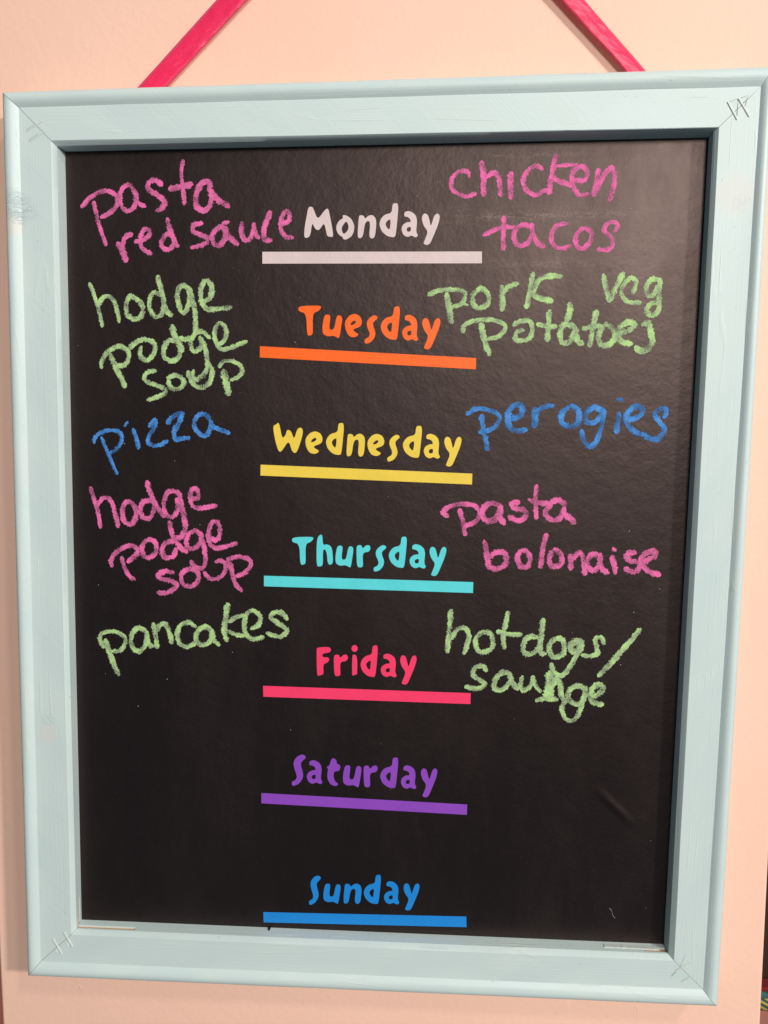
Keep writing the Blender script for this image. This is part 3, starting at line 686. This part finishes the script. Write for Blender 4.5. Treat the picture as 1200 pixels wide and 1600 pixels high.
WALL = mat_wall()
PAINT = mat_paint()
PANEL = mat_panel()
RIBBON = mat_ribbon()
WOOD = mat_flat('bare pine', srgb(222, 168, 122), 0.7, 0.4, 500.0)
STEEL = mat_flat('painted staple wire', srgb(206, 214, 206), 0.35, 0.2, 800.0)
DARKWOOD = mat_flat('dark stained wood', srgb(52, 30, 18), 0.5, 0.2, 60.0)
NAIL = mat_flat('nail steel', srgb(150, 150, 150), 0.35, 0.1, 800.0)
LINT = mat_flat('white lint', srgb(205, 198, 194), 0.9, 0.1, 800.0)

# ------------------------------------------------------------------ setting: the wall and what shows past its edges
def rounded_slab(name, x0, x1, y0, y1, zf, zb, r, mat):
    sec = [(x0, zb)]
    for k in range(7):
        a = math.pi - k / 6 * math.pi / 2
        sec.append((x0 + r + r * math.cos(a), zf - r + r * math.sin(a)))
    for k in range(7):
        a = math.pi / 2 - k / 6 * math.pi / 2
        sec.append((x1 - r + r * math.cos(a), zf - r + r * math.sin(a)))
    sec.append((x1, zb))
    n = len(sec)
    v = [(x, y0, z) for x, z in sec] + [(x, y1, z) for x, z in sec]
    f = [(i, (i + 1) % n, n + (i + 1) % n, n + i) for i in range(n)] + [tuple(range(n)), tuple(range(n, 2 * n))]
    return make(name, v, f, mat, smooth=40)
w = rounded_slab('wall', -270.5, 263.0, -1400, 1000, ZW, -146, 2.5, WALL)
w['kind'] = 'structure'
v, f = box(-1400, -200, -1400, 1000, -420, -400)
bw = make('wall_behind', v, f, mat_flat('salmon wall paint', srgb(226, 132, 112), 0.6, 0.2, 220.0)); bw['kind'] = 'structure'

# ------------------------------------------------------------------ the menu board
board = thing('menu_board', 'black weekly menu board in a pale blue painted wooden frame on the wall', 'menu board', (0, -289, ZW))

L = LINES
def lerpq(a, b, t):
    return [(p[0] + (q[0] - p[0]) * t, p[1] + (q[1] - p[1]) * t) for p, q in zip(a, b)]
stations = [(L['pn'], -20.0), (L['pn'], -12.9), (lerpq(L['pn'], L['le'], 0.94), -4.0), (L['le'], -3.3),
            (lerpq(L['le'], L['fi'], 0.93), -0.35), (lerpq(L['fi'], L['fo'], 0.012), 0.0),
            (lerpq(L['fi'], L['fo'], 0.5), 0.04), (lerpq(L['fi'], L['fo'], 0.99), 0.0)]
for t, z in ((0.02, 0.03), (0.13, 0.85), (0.26, 1.75), (0.37, 2.3), (0.48, 2.6), (0.60, 2.65), (0.72, 2.4), (0.83, 1.8), (0.92, 0.8), (0.98, -0.4), (1.0, -1.6)):
    stations.append((lerpq(L['fo'], L['ou'], t), z))
stations.append((lerpq(L['fo'], L['ou'], 0.985), -20.0))
# the four rails, mitred at the corners
SIDES = [('top', 0, 1), ('bottom', 2, 3), ('side', 0, 2), ('side', 1, 3)]
CORNER = {0: 'top_left', 1: 'top_right', 2: 'bottom_left', 3: 'bottom_right'}
rails = []
for si, (kind, ia, ib) in enumerate(SIDES):
    N = 90
    ns = len(stations)
    vs, fs, ug, ub = [], [], [], []
    acc = [0.0]
    for k in range(1, ns):
        (q0, z0), (q1, z1) = stations[k - 1], stations[k]
        acc.append(acc[-1] + math.hypot(math.hypot(q1[ia][0] - q0[ia][0], q1[ia][1] - q0[ia][1]) * 0.71, z1 - z0))
    for i in range(N + 1):
        t = i / N
        for k, (q, z) in enumerate(stations):
            a, b = Vector(q[ia]), Vector(q[ib])
            d = (b - a).normalized()
            a2, b2 = a + d * 0.16, b - d * 0.16
            p = a2.lerp(b2, t)
            nn = noise.noise(Vector((t * 9 + si * 17, k * 0.35, 3.1))) * 0.22 * min(1, 12 * t, 12 * (1 - t))
            perp = Vector((-d.y, d.x))
            q2 = p + perp * (nn if 3 < k < ns - 1 else 0)
            vs.append((q2.x, q2.y, z + (nn * 0.6 if 3 < k < ns - 2 else 0)))
            ug.append((((p - a).length + si * 731) / 1000, acc[k] / 1000))
            ub.append((p.x / 1000, p.y / 1000))
    for i in range(N):
        for k in range(ns):
            k2 = (k + 1) % ns
            fs.append((i * ns + k, i * ns + k2, (i + 1) * ns + k2, (i + 1) * ns + k))
    fs.append(tuple(range(ns)))
    fs.append(tuple(N * ns + k for k in range(ns)))
    rails.append(as_parent(make('frame_rail', vs, fs, PAINT, board, smooth=24, uvs={'grain': ug, 'board': ub})))

# corner staples, paint over wire
def bar(p, q, wid, z0, z1):
    a, b = Vector(p), Vector(q)
    d = (b - a).normalized(); n = Vector((-d.y, d.x)) * wid / 2
    c = [a - n, a + n, b + n, b - n]
    v = []
    for k, z in enumerate((z0, z0 + (z1 - z0) * 0.7, z1)):
        s = (1, 1, 0.55)[k]
        for j, e in enumerate(c):
            mid = (a if j in (0, 1) else b)
            v.append((mid.x + (e.x - mid.x) * s, mid.y + (e.y - mid.y) * s, z))
    f = [(8, 9, 10, 11), (0, 1, 2, 3)]
    for r in (0, 4):
        f += [(r + j, r + (j + 1) % 4, r + 4 + (j + 1) % 4, r + 4 + j) for j in range(4)]
    return v, f
def prism(pts, z0, ztop, mat, name, parent):
    n = len(pts)
    v = [(x, y, z0) for x, y in pts] + [(x, y, z) for (x, y), z in zip(pts, ztop)]
    f = [tuple(range(n)), tuple(range(n, 2 * n))] + [(i, (i + 1) % n, n + (i + 1) % n, n + i) for i in range(n)]
    return make(name, v, f, mat, parent)
RAIL_OF = {'top_right': rails[0], 'top_left': rails[0], 'bottom_left': rails[1], 'bottom_right': rails[1]}
for cn, items in STAPLES.items():
    for p, q in items:
        hi = {'top_right': 0.6, 'bottom_left': 0.65, 'top_left': 0.28, 'bottom_right': 0.25}[cn]
        wid = 1.3 if cn == 'top_right' else 1.0
        v, f = bar(p, q, wid, -0.6, hi)
        make('staple', v, f, STEEL, RAIL_OF[cn])

# gouges, splits and chips cut into the rails
def wedge(tri, depth):
    """tri: two corners beside the staple and a tip; deep at the first two"""
    a, c, t = [Vector(p) for p in tri]
    v = [(a.x, a.y, 1.0), (c.x, c.y, 1.0), (t.x, t.y, 1.0), (a.x, a.y, -depth), (c.x, c.y, -depth), (t.x, t.y, -0.03)]
    return v, [(0, 1, 2), (3, 4, 5), (0, 1, 4, 3), (1, 2, 5, 4), (2, 0, 3, 5)]
cuts = {0: [], 1: [], 2: [], 3: []}
for k, (p, q) in enumerate(STAPLES['top_right']):
    a, c = Vector(p), Vector(q)
    d = (c - a).normalized(); n = Vector((-d.y, d.x))
    w = wedge([a.lerp(c, 0.02) + n * 0.2, a.lerp(c, (0.95, 0.55)[k]) + n * 0.2, a.lerp(c, 0.12) + n * (6.2, 5.6)[k]], 0.75)
    cuts[0].append(w); cuts[3].append(w)
def groove(p, q, w0, w1, depth):
    a, c = Vector(p), Vector(q)
    d = (c - a).normalized(); n = Vector((-d.y, d.x))
    pts = [a - n * w0 / 2, a + n * w0 / 2, c + n * w1 / 2, c - n * w1 / 2]
    v = [(e.x, e.y, 1.0) for e in pts] + [(a.x, a.y, -depth), (c.x, c.y, -depth)]
    return v, [(0, 1, 2, 3), (0, 1, 4), (2, 3, 5), (1, 2, 5, 4), (3, 0, 4, 5)]
for k in (0, 1):
    (p, q) = STAPLES['bottom_left'][k]
    a, c = Vector(p), Vector(q); d = (c - a).normalized(); n = Vector((-d.y, d.x))
    w = wedge([a.lerp(c, 0.35) - n * 0.3, a.lerp(c, 0.98) - n * 0.3, a.lerp(c, 0.8) - n * 2.6], 0.7)
    cuts[1].append(w); cuts[2].append(w)
for cn, ra, rb in (('top_left', 0, 2), ('bottom_right', 1, 3)):
    for k, (p, q) in enumerate(STAPLES[cn]):
        a, c = Vector(p), Vector(q); d = (c - a).normalized(); n = Vector((-d.y, d.x))
        g = groove(a + n * 0.75, a.lerp(c, 0.62) + n * 0.9, 1.1, 0.5, 0.55)
        cuts[ra].append(g); cuts[rb].append(g)
g = groove((199.5, -262.0), (203.0, -253.0), 0.9, 0.3, 0.5)
cuts[3].append(g)
g = groove((194.5, -268.5), (198.6, -264.5), 2.0, 0.6, 0.7)
cuts[1].append(g); cuts[3].append(g)
v, f = box(-204, -161.0, -257.6, -254.0, -7.0, -4.4); cuts[1].append((v, f))      # slot broken out of the lip
v, f = box(178.0, 196, -257.2, -254.0, -8.6, -4.8); cuts[1].append((v, f))
v, f = box(-203.0, -200.6, -260, -236, -9.4, -7.6); cuts[2].append((v, f))
for ri, items in cuts.items():
    ro = rails[ri]
    for k, (v, f) in enumerate(items):
        cutter = make('cutter', v, f, PAINT)
        md = ro.modifiers.new('cut', 'BOOLEAN')
        md.operation = 'DIFFERENCE'; md.solver = 'EXACT'; md.object = cutter
        dg = bpy.context.evaluated_depsgraph_get(); dg.update()
        me2 = bpy.data.meshes.new_from_object(ro.evaluated_get(dg))
        ro.modifiers.clear()
        if len(me2.polygons) > 500:
            ro.data = me2
            ro.data.name = 'frame_rail'
        cme = cutter.data
        bpy.data.objects.remove(cutter); bpy.data.meshes.remove(cme)

# bare wood at the bottom of the broken places
def strip(x0, x1, y0, y1, z0, z1, parent, name='bare_wood', mat=None):
    v = []
    K = 14
    for i in range(K + 1):
        x = x0 + (x1 - x0) * i / K
        j = noise.noise(Vector((x * 0.45, 7.7, 0))) * 0.22
        v += [(x, y0, z0), (x, y1 + j, z0), (x, y1 + j, z1), (x, y0, z1)]
    f = []
    for i in range(K):
        a = i * 4
        f += [(a + j, a + (j + 1) % 4, a + 4 + (j + 1) % 4, a + 4 + j) for j in range(4)]
    f += [(0, 1, 2, 3), (K * 4, K * 4 + 1, K * 4 + 2, K * 4 + 3)]
    return make(name, v, f, mat or WOOD, parent)
strip(-203.8, -161.2, -258.2, -256.5, -7.0, -4.4, rails[1])
strip(178.4, 195.6, -258.0, -256.6, -8.6, -4.8, rails[1])
strip(153.0, 188.0, -256.2, -255.0, -9.6, -6.6, rails[1], 'lip_splinter', STEEL)
v, f = box(-203.2, -201.6, -259, -236.4, -9.3, -7.7)
make('bare_wood', v, f, WOOD, rails[2])

# black panel
pn = [Vector(c) for c in L['pn']]
def panel_point(u, t):
    a = pn[2].lerp(pn[3], u); b = pn[0].lerp(pn[1], u)
    return a.lerp(b, t)
cs = [panel_point(u, t) for u, t in ((-0.006, -0.005), (1.006, -0.005), (1.006, 1.005), (-0.006, 1.005))]
v = [(c.x, c.y, ZP) for c in cs] + [(c.x, c.y, ZP - 4.0) for c in cs]
panel = as_parent(make('chalk_panel', v, [(0, 1, 2, 3), (4, 5, 6, 7), (0, 1, 5, 4), (1, 2, 6, 5), (2, 3, 7, 6), (3, 0, 4, 7)], PANEL, board))
panel['label'] = 'matte black chalkboard vinyl panel'
v, f = bar((-69.9, -254.2), (-70.3, -255.9), 1.5, -11.9, -9.0)
make('vinyl_tab', v, f, PANEL, panel)

# cut vinyl day names with a bar under each
DAYCOL = {'Monday': ('white', srgb(214, 194, 192)), 'Tuesday': ('orange', srgb(250, 104, 30)), 'Wednesday': ('yellow', srgb(234, 203, 76)),
          'Thursday': ('turquoise', srgb(92, 212, 218)), 'Friday': ('hot pink', srgb(245, 62, 106)), 'Saturday': ('purple', srgb(140, 72, 186)), 'Sunday': ('blue', srgb(30, 132, 212))}
TH = 0.14
def filled(name, loops, mat, parent, z0, z1):
    bm = bmesh.new()
    edges = []
    for lp in loops:
        vv = [bm.verts.new((p[0], p[1], z1)) for p in lp]
        edges += [bm.edges.new((vv[i], vv[(i + 1) % len(vv)])) for i in range(len(vv))]
    bmesh.ops.triangle_fill(bm, use_beauty=True, use_dissolve=False, edges=edges)
    bm.verts.index_update()
    verts = [tuple(q.co) for q in bm.verts]
    faces = [tuple(q.index for q in fc.verts) for fc in bm.faces]
    bm.free()
    n = len(verts)
    verts += [(x, y, z0) for x, y, z in verts]
    i0 = 0
    for lp in loops:
        k = len(lp)
        faces += [(i0 + i, i0 + (i + 1) % k, n + i0 + (i + 1) % k, n + i0 + i) for i in range(k)]
        i0 += k
    return make(name, verts, faces, mat, parent)
for day, barc, letters in DAYS:
    cname, c = DAYCOL[day]
    mat = mat_vinyl(cname + ' cut vinyl', c)
    bo = as_parent(filled('day_bar', [[Vector(p) for p in barc]], mat, board, ZP - 0.02, ZP + TH))
    bo['label'] = cname + ' vinyl bar under the word ' + day
    for ch, (o, ux, uy) in zip(day, letters):
        loops = []
        for lp in GLYPHS[ch]:
            pts = chaikin(chaikin([(o[0] + ux[0] * a + uy[0] * b, o[1] + ux[1] * a + uy[1] * b) for a, b in lp]))
            loops.append(pts)
        lo = filled('day_letter', loops, mat, bo, ZP - 0.02, ZP + TH)

# handwriting
CHALKMAT = {'pink': mat_chalk('pink chalk', srgb(202, 104, 150), srgb(238, 110, 172)),
            'green': mat_chalk('green chalk', srgb(160, 180, 140), srgb(178, 218, 136)),
            'blue': mat_chalk('blue chalk', srgb(62, 120, 186), srgb(82, 146, 216))}
for wi, (word, colname, strokes) in enumerate(CHALK):
    vs, fs, us = [], [], []
    for si, (wid, pts) in enumerate(strokes):
        c = catmull(pts, 0.7)
        # round ends
        d0 = (c[0] - c[1]).normalized(); d1 = (c[-1] - c[-2]).normalized()
        r = wid / 2
        c = [c[0] + d0 * r * 0.75] + c + [c[-1] + d1 * r * 0.75]
        n = len(c)
        seed = wi * 31.7 + si * 5.3
        base = len(vs)
        run = 0.0
        zb = ZP + 0.05 + 0.035 * (si % 6)
        for i in range(n):
            if i: run += (c[i] - c[i - 1]).length
            d = (c[min(i + 1, n - 1)] - c[max(i - 1, 0)]).normalized()
            pp = Vector((-d.y, d.x))
            wv = r * (1.48 + 0.26 * noise.noise(Vector((run * 0.22, seed, 0))))
            jl = 1 + 0.16 * noise.noise(Vector((run * 1.3, seed, 4.0)))
            jr = 1 + 0.16 * noise.noise(Vector((run * 1.3, seed, 9.0)))
            e = (0.45, 0.8, 0.92)[min(i, n - 1 - i)] if min(i, n - 1 - i) < 3 else 1.0
            z = zb + 0.03 * i / n
            for s in (-1, 0, 1):
                j = wv * e * (jl if s < 0 else jr)
                vs.append((c[i].x + pp.x * s * j, c[i].y + pp.y * s * j, z))
                us.append((run + seed, s * 1.0))
        for i in range(n - 1):
            a = base + i * 3
            fs += [(a, a + 1, a + 4, a + 3), (a + 1, a + 2, a + 5, a + 4)]
    co = make('chalk_word', vs, fs, CHALKMAT[colname], panel, uvs={'stroke': us})
    co['label'] = colname + ' chalk word ' + word

# lint and chalk crumbs on the vinyl
vs, fs = [], []
rng = random.Random(3)
for k in range(70):
    x, y, r = rng.uniform(-190, 188), rng.uniform(-248, 250), rng.choice((0.12, 0.16, 0.2, 0.26))
    if k < 25: x, y = rng.uniform(20, 170), rng.uniform(185, 248)
    b = len(vs)
    for j in range(5):
        a = j * 1.2566 + rng.random()
        vs.append((x + r * math.cos(a), y + r * math.sin(a) * rng.uniform(0.6, 1.6), ZP + 0.03))
    vs.append((x, y, ZP + 0.12))
    fs += [(b + j, b + (j + 1) % 5, b + 5) for j in range(5)]
du = make('chalk_dust', vs, fs, LINT, panel); du['kind'] = 'stuff'
def fibre(pts, wid):
    c = catmull(pts, 0.6)
    v, f = [], []
    for i, p in enumerate(c):
        d = (c[min(i + 1, len(c) - 1)] - c[max(i - 1, 0)]).normalized()
        v += [(p.x - d.y * wid / 2, p.y + d.x * wid / 2, ZP + 0.05), (p.x, p.y, ZP + 0.05 + wid * 0.8), (p.x + d.y * wid / 2, p.y - d.x * wid / 2, ZP + 0.05)]
    for i in range(len(c) - 1):
        a = i * 3
        f += [(a, a + 1, a + 4, a + 3), (a + 1, a + 2, a + 5, a + 4)]
    make('lint_fibre', v, f, LINT, panel)
fibre([(156.5, -231.5), (158.0, -233.0), (159.0, -236.5), (160.5, -238.3)], 0.16)
fibre([(46.8, 30.0), (46.5, 28.0), (46.9, 26.2)], 0.25)

# ------------------------------------------------------------------ ribbon and its nail
def strap(path, vs, fs, us, u0):
    """path: list of (left edge xyz, right edge xyz)"""
    K = 6
    b = len(vs); run = u0
    pl = [Vector(p[0]) for p in path]; pr = [Vector(p[1]) for p in path]
    def cat3(c):
        out = []
        for i in range(len(c) - 1):
            p0, p1, p2, p3 = c[max(i - 1, 0)], c[i], c[i + 1], c[min(i + 2, len(c) - 1)]
            for j in range(10):
                t = j / 10
                out.append(0.5 * ((2 * p1) + (p2 - p0) * t + (2 * p0 - 5 * p1 + 4 * p2 - p3) * t * t + (3 * p1 - p0 - 3 * p2 + p3) * t ** 3))
        return out + [c[-1]]
    cl, cr = cat3(pl), cat3(pr)
    for i in range(len(cl)):
        if i: run += (cl[i] - cl[i - 1]).length
        for k in range(K + 1):
            t = k / K
            p = cl[i].lerp(cr[i], t)
            vs.append((p.x, p.y, p.z + 0.5 * math.sin(math.pi * t) + 0.12 * noise.noise(Vector((run * 0.08, t * 2, u0)))))
            us.append((run, t * 2 - 1))
    for i in range(len(cl) - 1):
        for k in range(K):
            a = b + i * (K + 1) + k
            fs.append((a, a + 1, a + K + 2, a + K + 1))
vs, fs, us = [], [], []
strap([((-178, 270, -23.6), (-158, 270, -23.6)), ((-150.1, 296.7, -23.4), (-130.3, 296.9, -22.6)), ((-98.2, 347.3, -23.2), (-78.0, 346.6, -21.8)),
       ((-30, 412, -22), (-12, 408, -20.5)), ((8, 452, -20.5), (18, 441, -19.5)), ((20, 455.5, -20.0), (20, 441.5, -19.2))], vs, fs, us, 0)
strap([((20, 441.5, -19.2), (20, 455.5, -20.0)), ((24, 440, -19.0), (32, 451, -19.5)), ((70, 387, -19.0), (84, 391, -20.5)), ((115.0, 338.6, -20.2), (130.0, 338.2, -22.6)), ((155.0, 296.0, -20.4), (168.4, 296.2, -24.0)),
       ((160, 286, -20.8), (174, 286, -24.2)), ((176, 268, -22.6), (190, 268, -24.2))], vs, fs, us, 700)
rb = make('hanging_ribbon', vs, fs, RIBBON, smooth=60, uvs={'weave': us})
sol = rb.modifiers.new('thickness', 'SOLIDIFY'); sol.thickness = 0.0004
tag(rb, 'crimson satin ribbon holding up the framed menu board', 'ribbon')

def lathe(name, prof, cx, cy, mat):
    v, f = [], []
    S = 14
    for r, z in prof:
        for k in range(S):
            a = k / S * 2 * math.pi
            v.append((cx + r * math.cos(a), cy + r * math.sin(a), z))
    for i in range(len(prof) - 1):
        for k in range(S):
            f.append((i * S + k, i * S + (k + 1) % S, (i + 1) * S + (k + 1) % S, (i + 1) * S + k))
    f += [tuple(range(S)), tuple((len(prof) - 1) * S + k for k in range(S))]
    return make(name, v, f, mat, smooth=40)
nl = lathe('nail', [(1.4, -36), (1.4, -15), (3.6, -14.6), (3.8, -13.8), (3.0, -13.2)], 20, 439.6, NAIL)
tag(nl, 'round steel nail in the wall carrying the crimson ribbon', 'nail')

# ------------------------------------------------------------------ pile of folded cloths past the right edge of the wall
v, f = box(240, 700, -1400, -484, -183, -152)
cab = thing('cabinet', 'dark stained wooden cabinet in the gloom past the wall edge', 'cabinet', (470, -1400, -175))
make('carcass', v, f, DARKWOOD, cab)
v, f = box(236, 704, -484, -472, -183.5, -148)
make('cabinet_top', v, f, DARKWOOD, cab)
v, f = box(236, 1500, -1400, 1000, -240, -184)
dw = make('dark_wall_behind', v, f, DARKWOOD); dw['kind'] = 'structure'
def cloth_mat(name, cols, freq):
    m = NT(name)
    o = m.obj()
    sep = m.n('ShaderNodeSeparateXYZ'); m.link(o, sep.inputs[0])
    w = m.math('ADD', m.math('MULTIPLY', sep.outputs[2], freq), m.math('MULTIPLY', sep.outputs[0], freq * 0.55))
    s = m.ramp(m.math('SINE', m.math('ADD', w, m.math('MULTIPLY', m.noise(o, 40.0), 2.0))), -0.2, 0.4)
    m.set(Base_Color=m.mix(s, cols[0], cols[1]), Roughness=0.9, Normal=m.bump(m.noise(o, 1500.0), 0.5, 0.0005))
    return m.mat
def folded(name, label, y0, y1, dx, mat):
    S, K = 18, 10
    v, f = [], []
    hh = (y1 - y0) / 2
    for i in range(S + 1):
        z = -170 - i / S * 12
        for k in range(2 * K):
            a = k / (2 * K) * 2 * math.pi
            ca, sa = math.cos(a), math.sin(a)
            px = 90 * (abs(ca) ** 0.35) * (1 if ca > 0 else -1)
            py = hh * (abs(sa) ** 0.7) * (1 if sa > 0 else -1)
            e = 1.0 if 0 < i < S else 0.92
            wv = noise.noise(Vector((px * 0.03, z * 0.03, y0))) * 0.8
            v.append((385 + dx + px * e, (y0 + y1) / 2 + py * e + (wv if sa > 0 else 0), z))
    n = 2 * K
    for i in range(S):
        for k in range(n):
            f.append((i * n + k, i * n + (k + 1) % n, (i + 1) * n + (k + 1) % n, (i + 1) * n + k))
    f += [tuple(range(n)), tuple(S * n + k for k in range(n))]
    o = make(name, v, f, mat, smooth=60)
    return tag(o, label, 'cloth', 'folded cloths past the wall edge')
folded('folded_cloth', 'plain pinkish brown folded cloth at the bottom of the pile', -472.0, -416.0, 0, cloth_mat('pink brown cloth', (srgb(96, 50, 38), srgb(150, 98, 84)), 180.0))
folded('folded_cloth', 'yellow and green striped folded cloth in the pile', -416.3, -405.0, 4, cloth_mat('striped cloth', (srgb(44, 72, 66), srgb(166, 150, 70)), 1300.0))
folded('folded_cloth', 'teal folded cloth under the red one in the pile', -405.3, -398.5, -3, cloth_mat('teal cloth', (srgb(28, 62, 68), srgb(52, 92, 92)), 300.0))
folded('folded_cloth', 'red folded cloth on top of the pile', -398.8, -394.6, 2, cloth_mat('red cloth', (srgb(110, 14, 22), srgb(160, 28, 36)), 200.0))
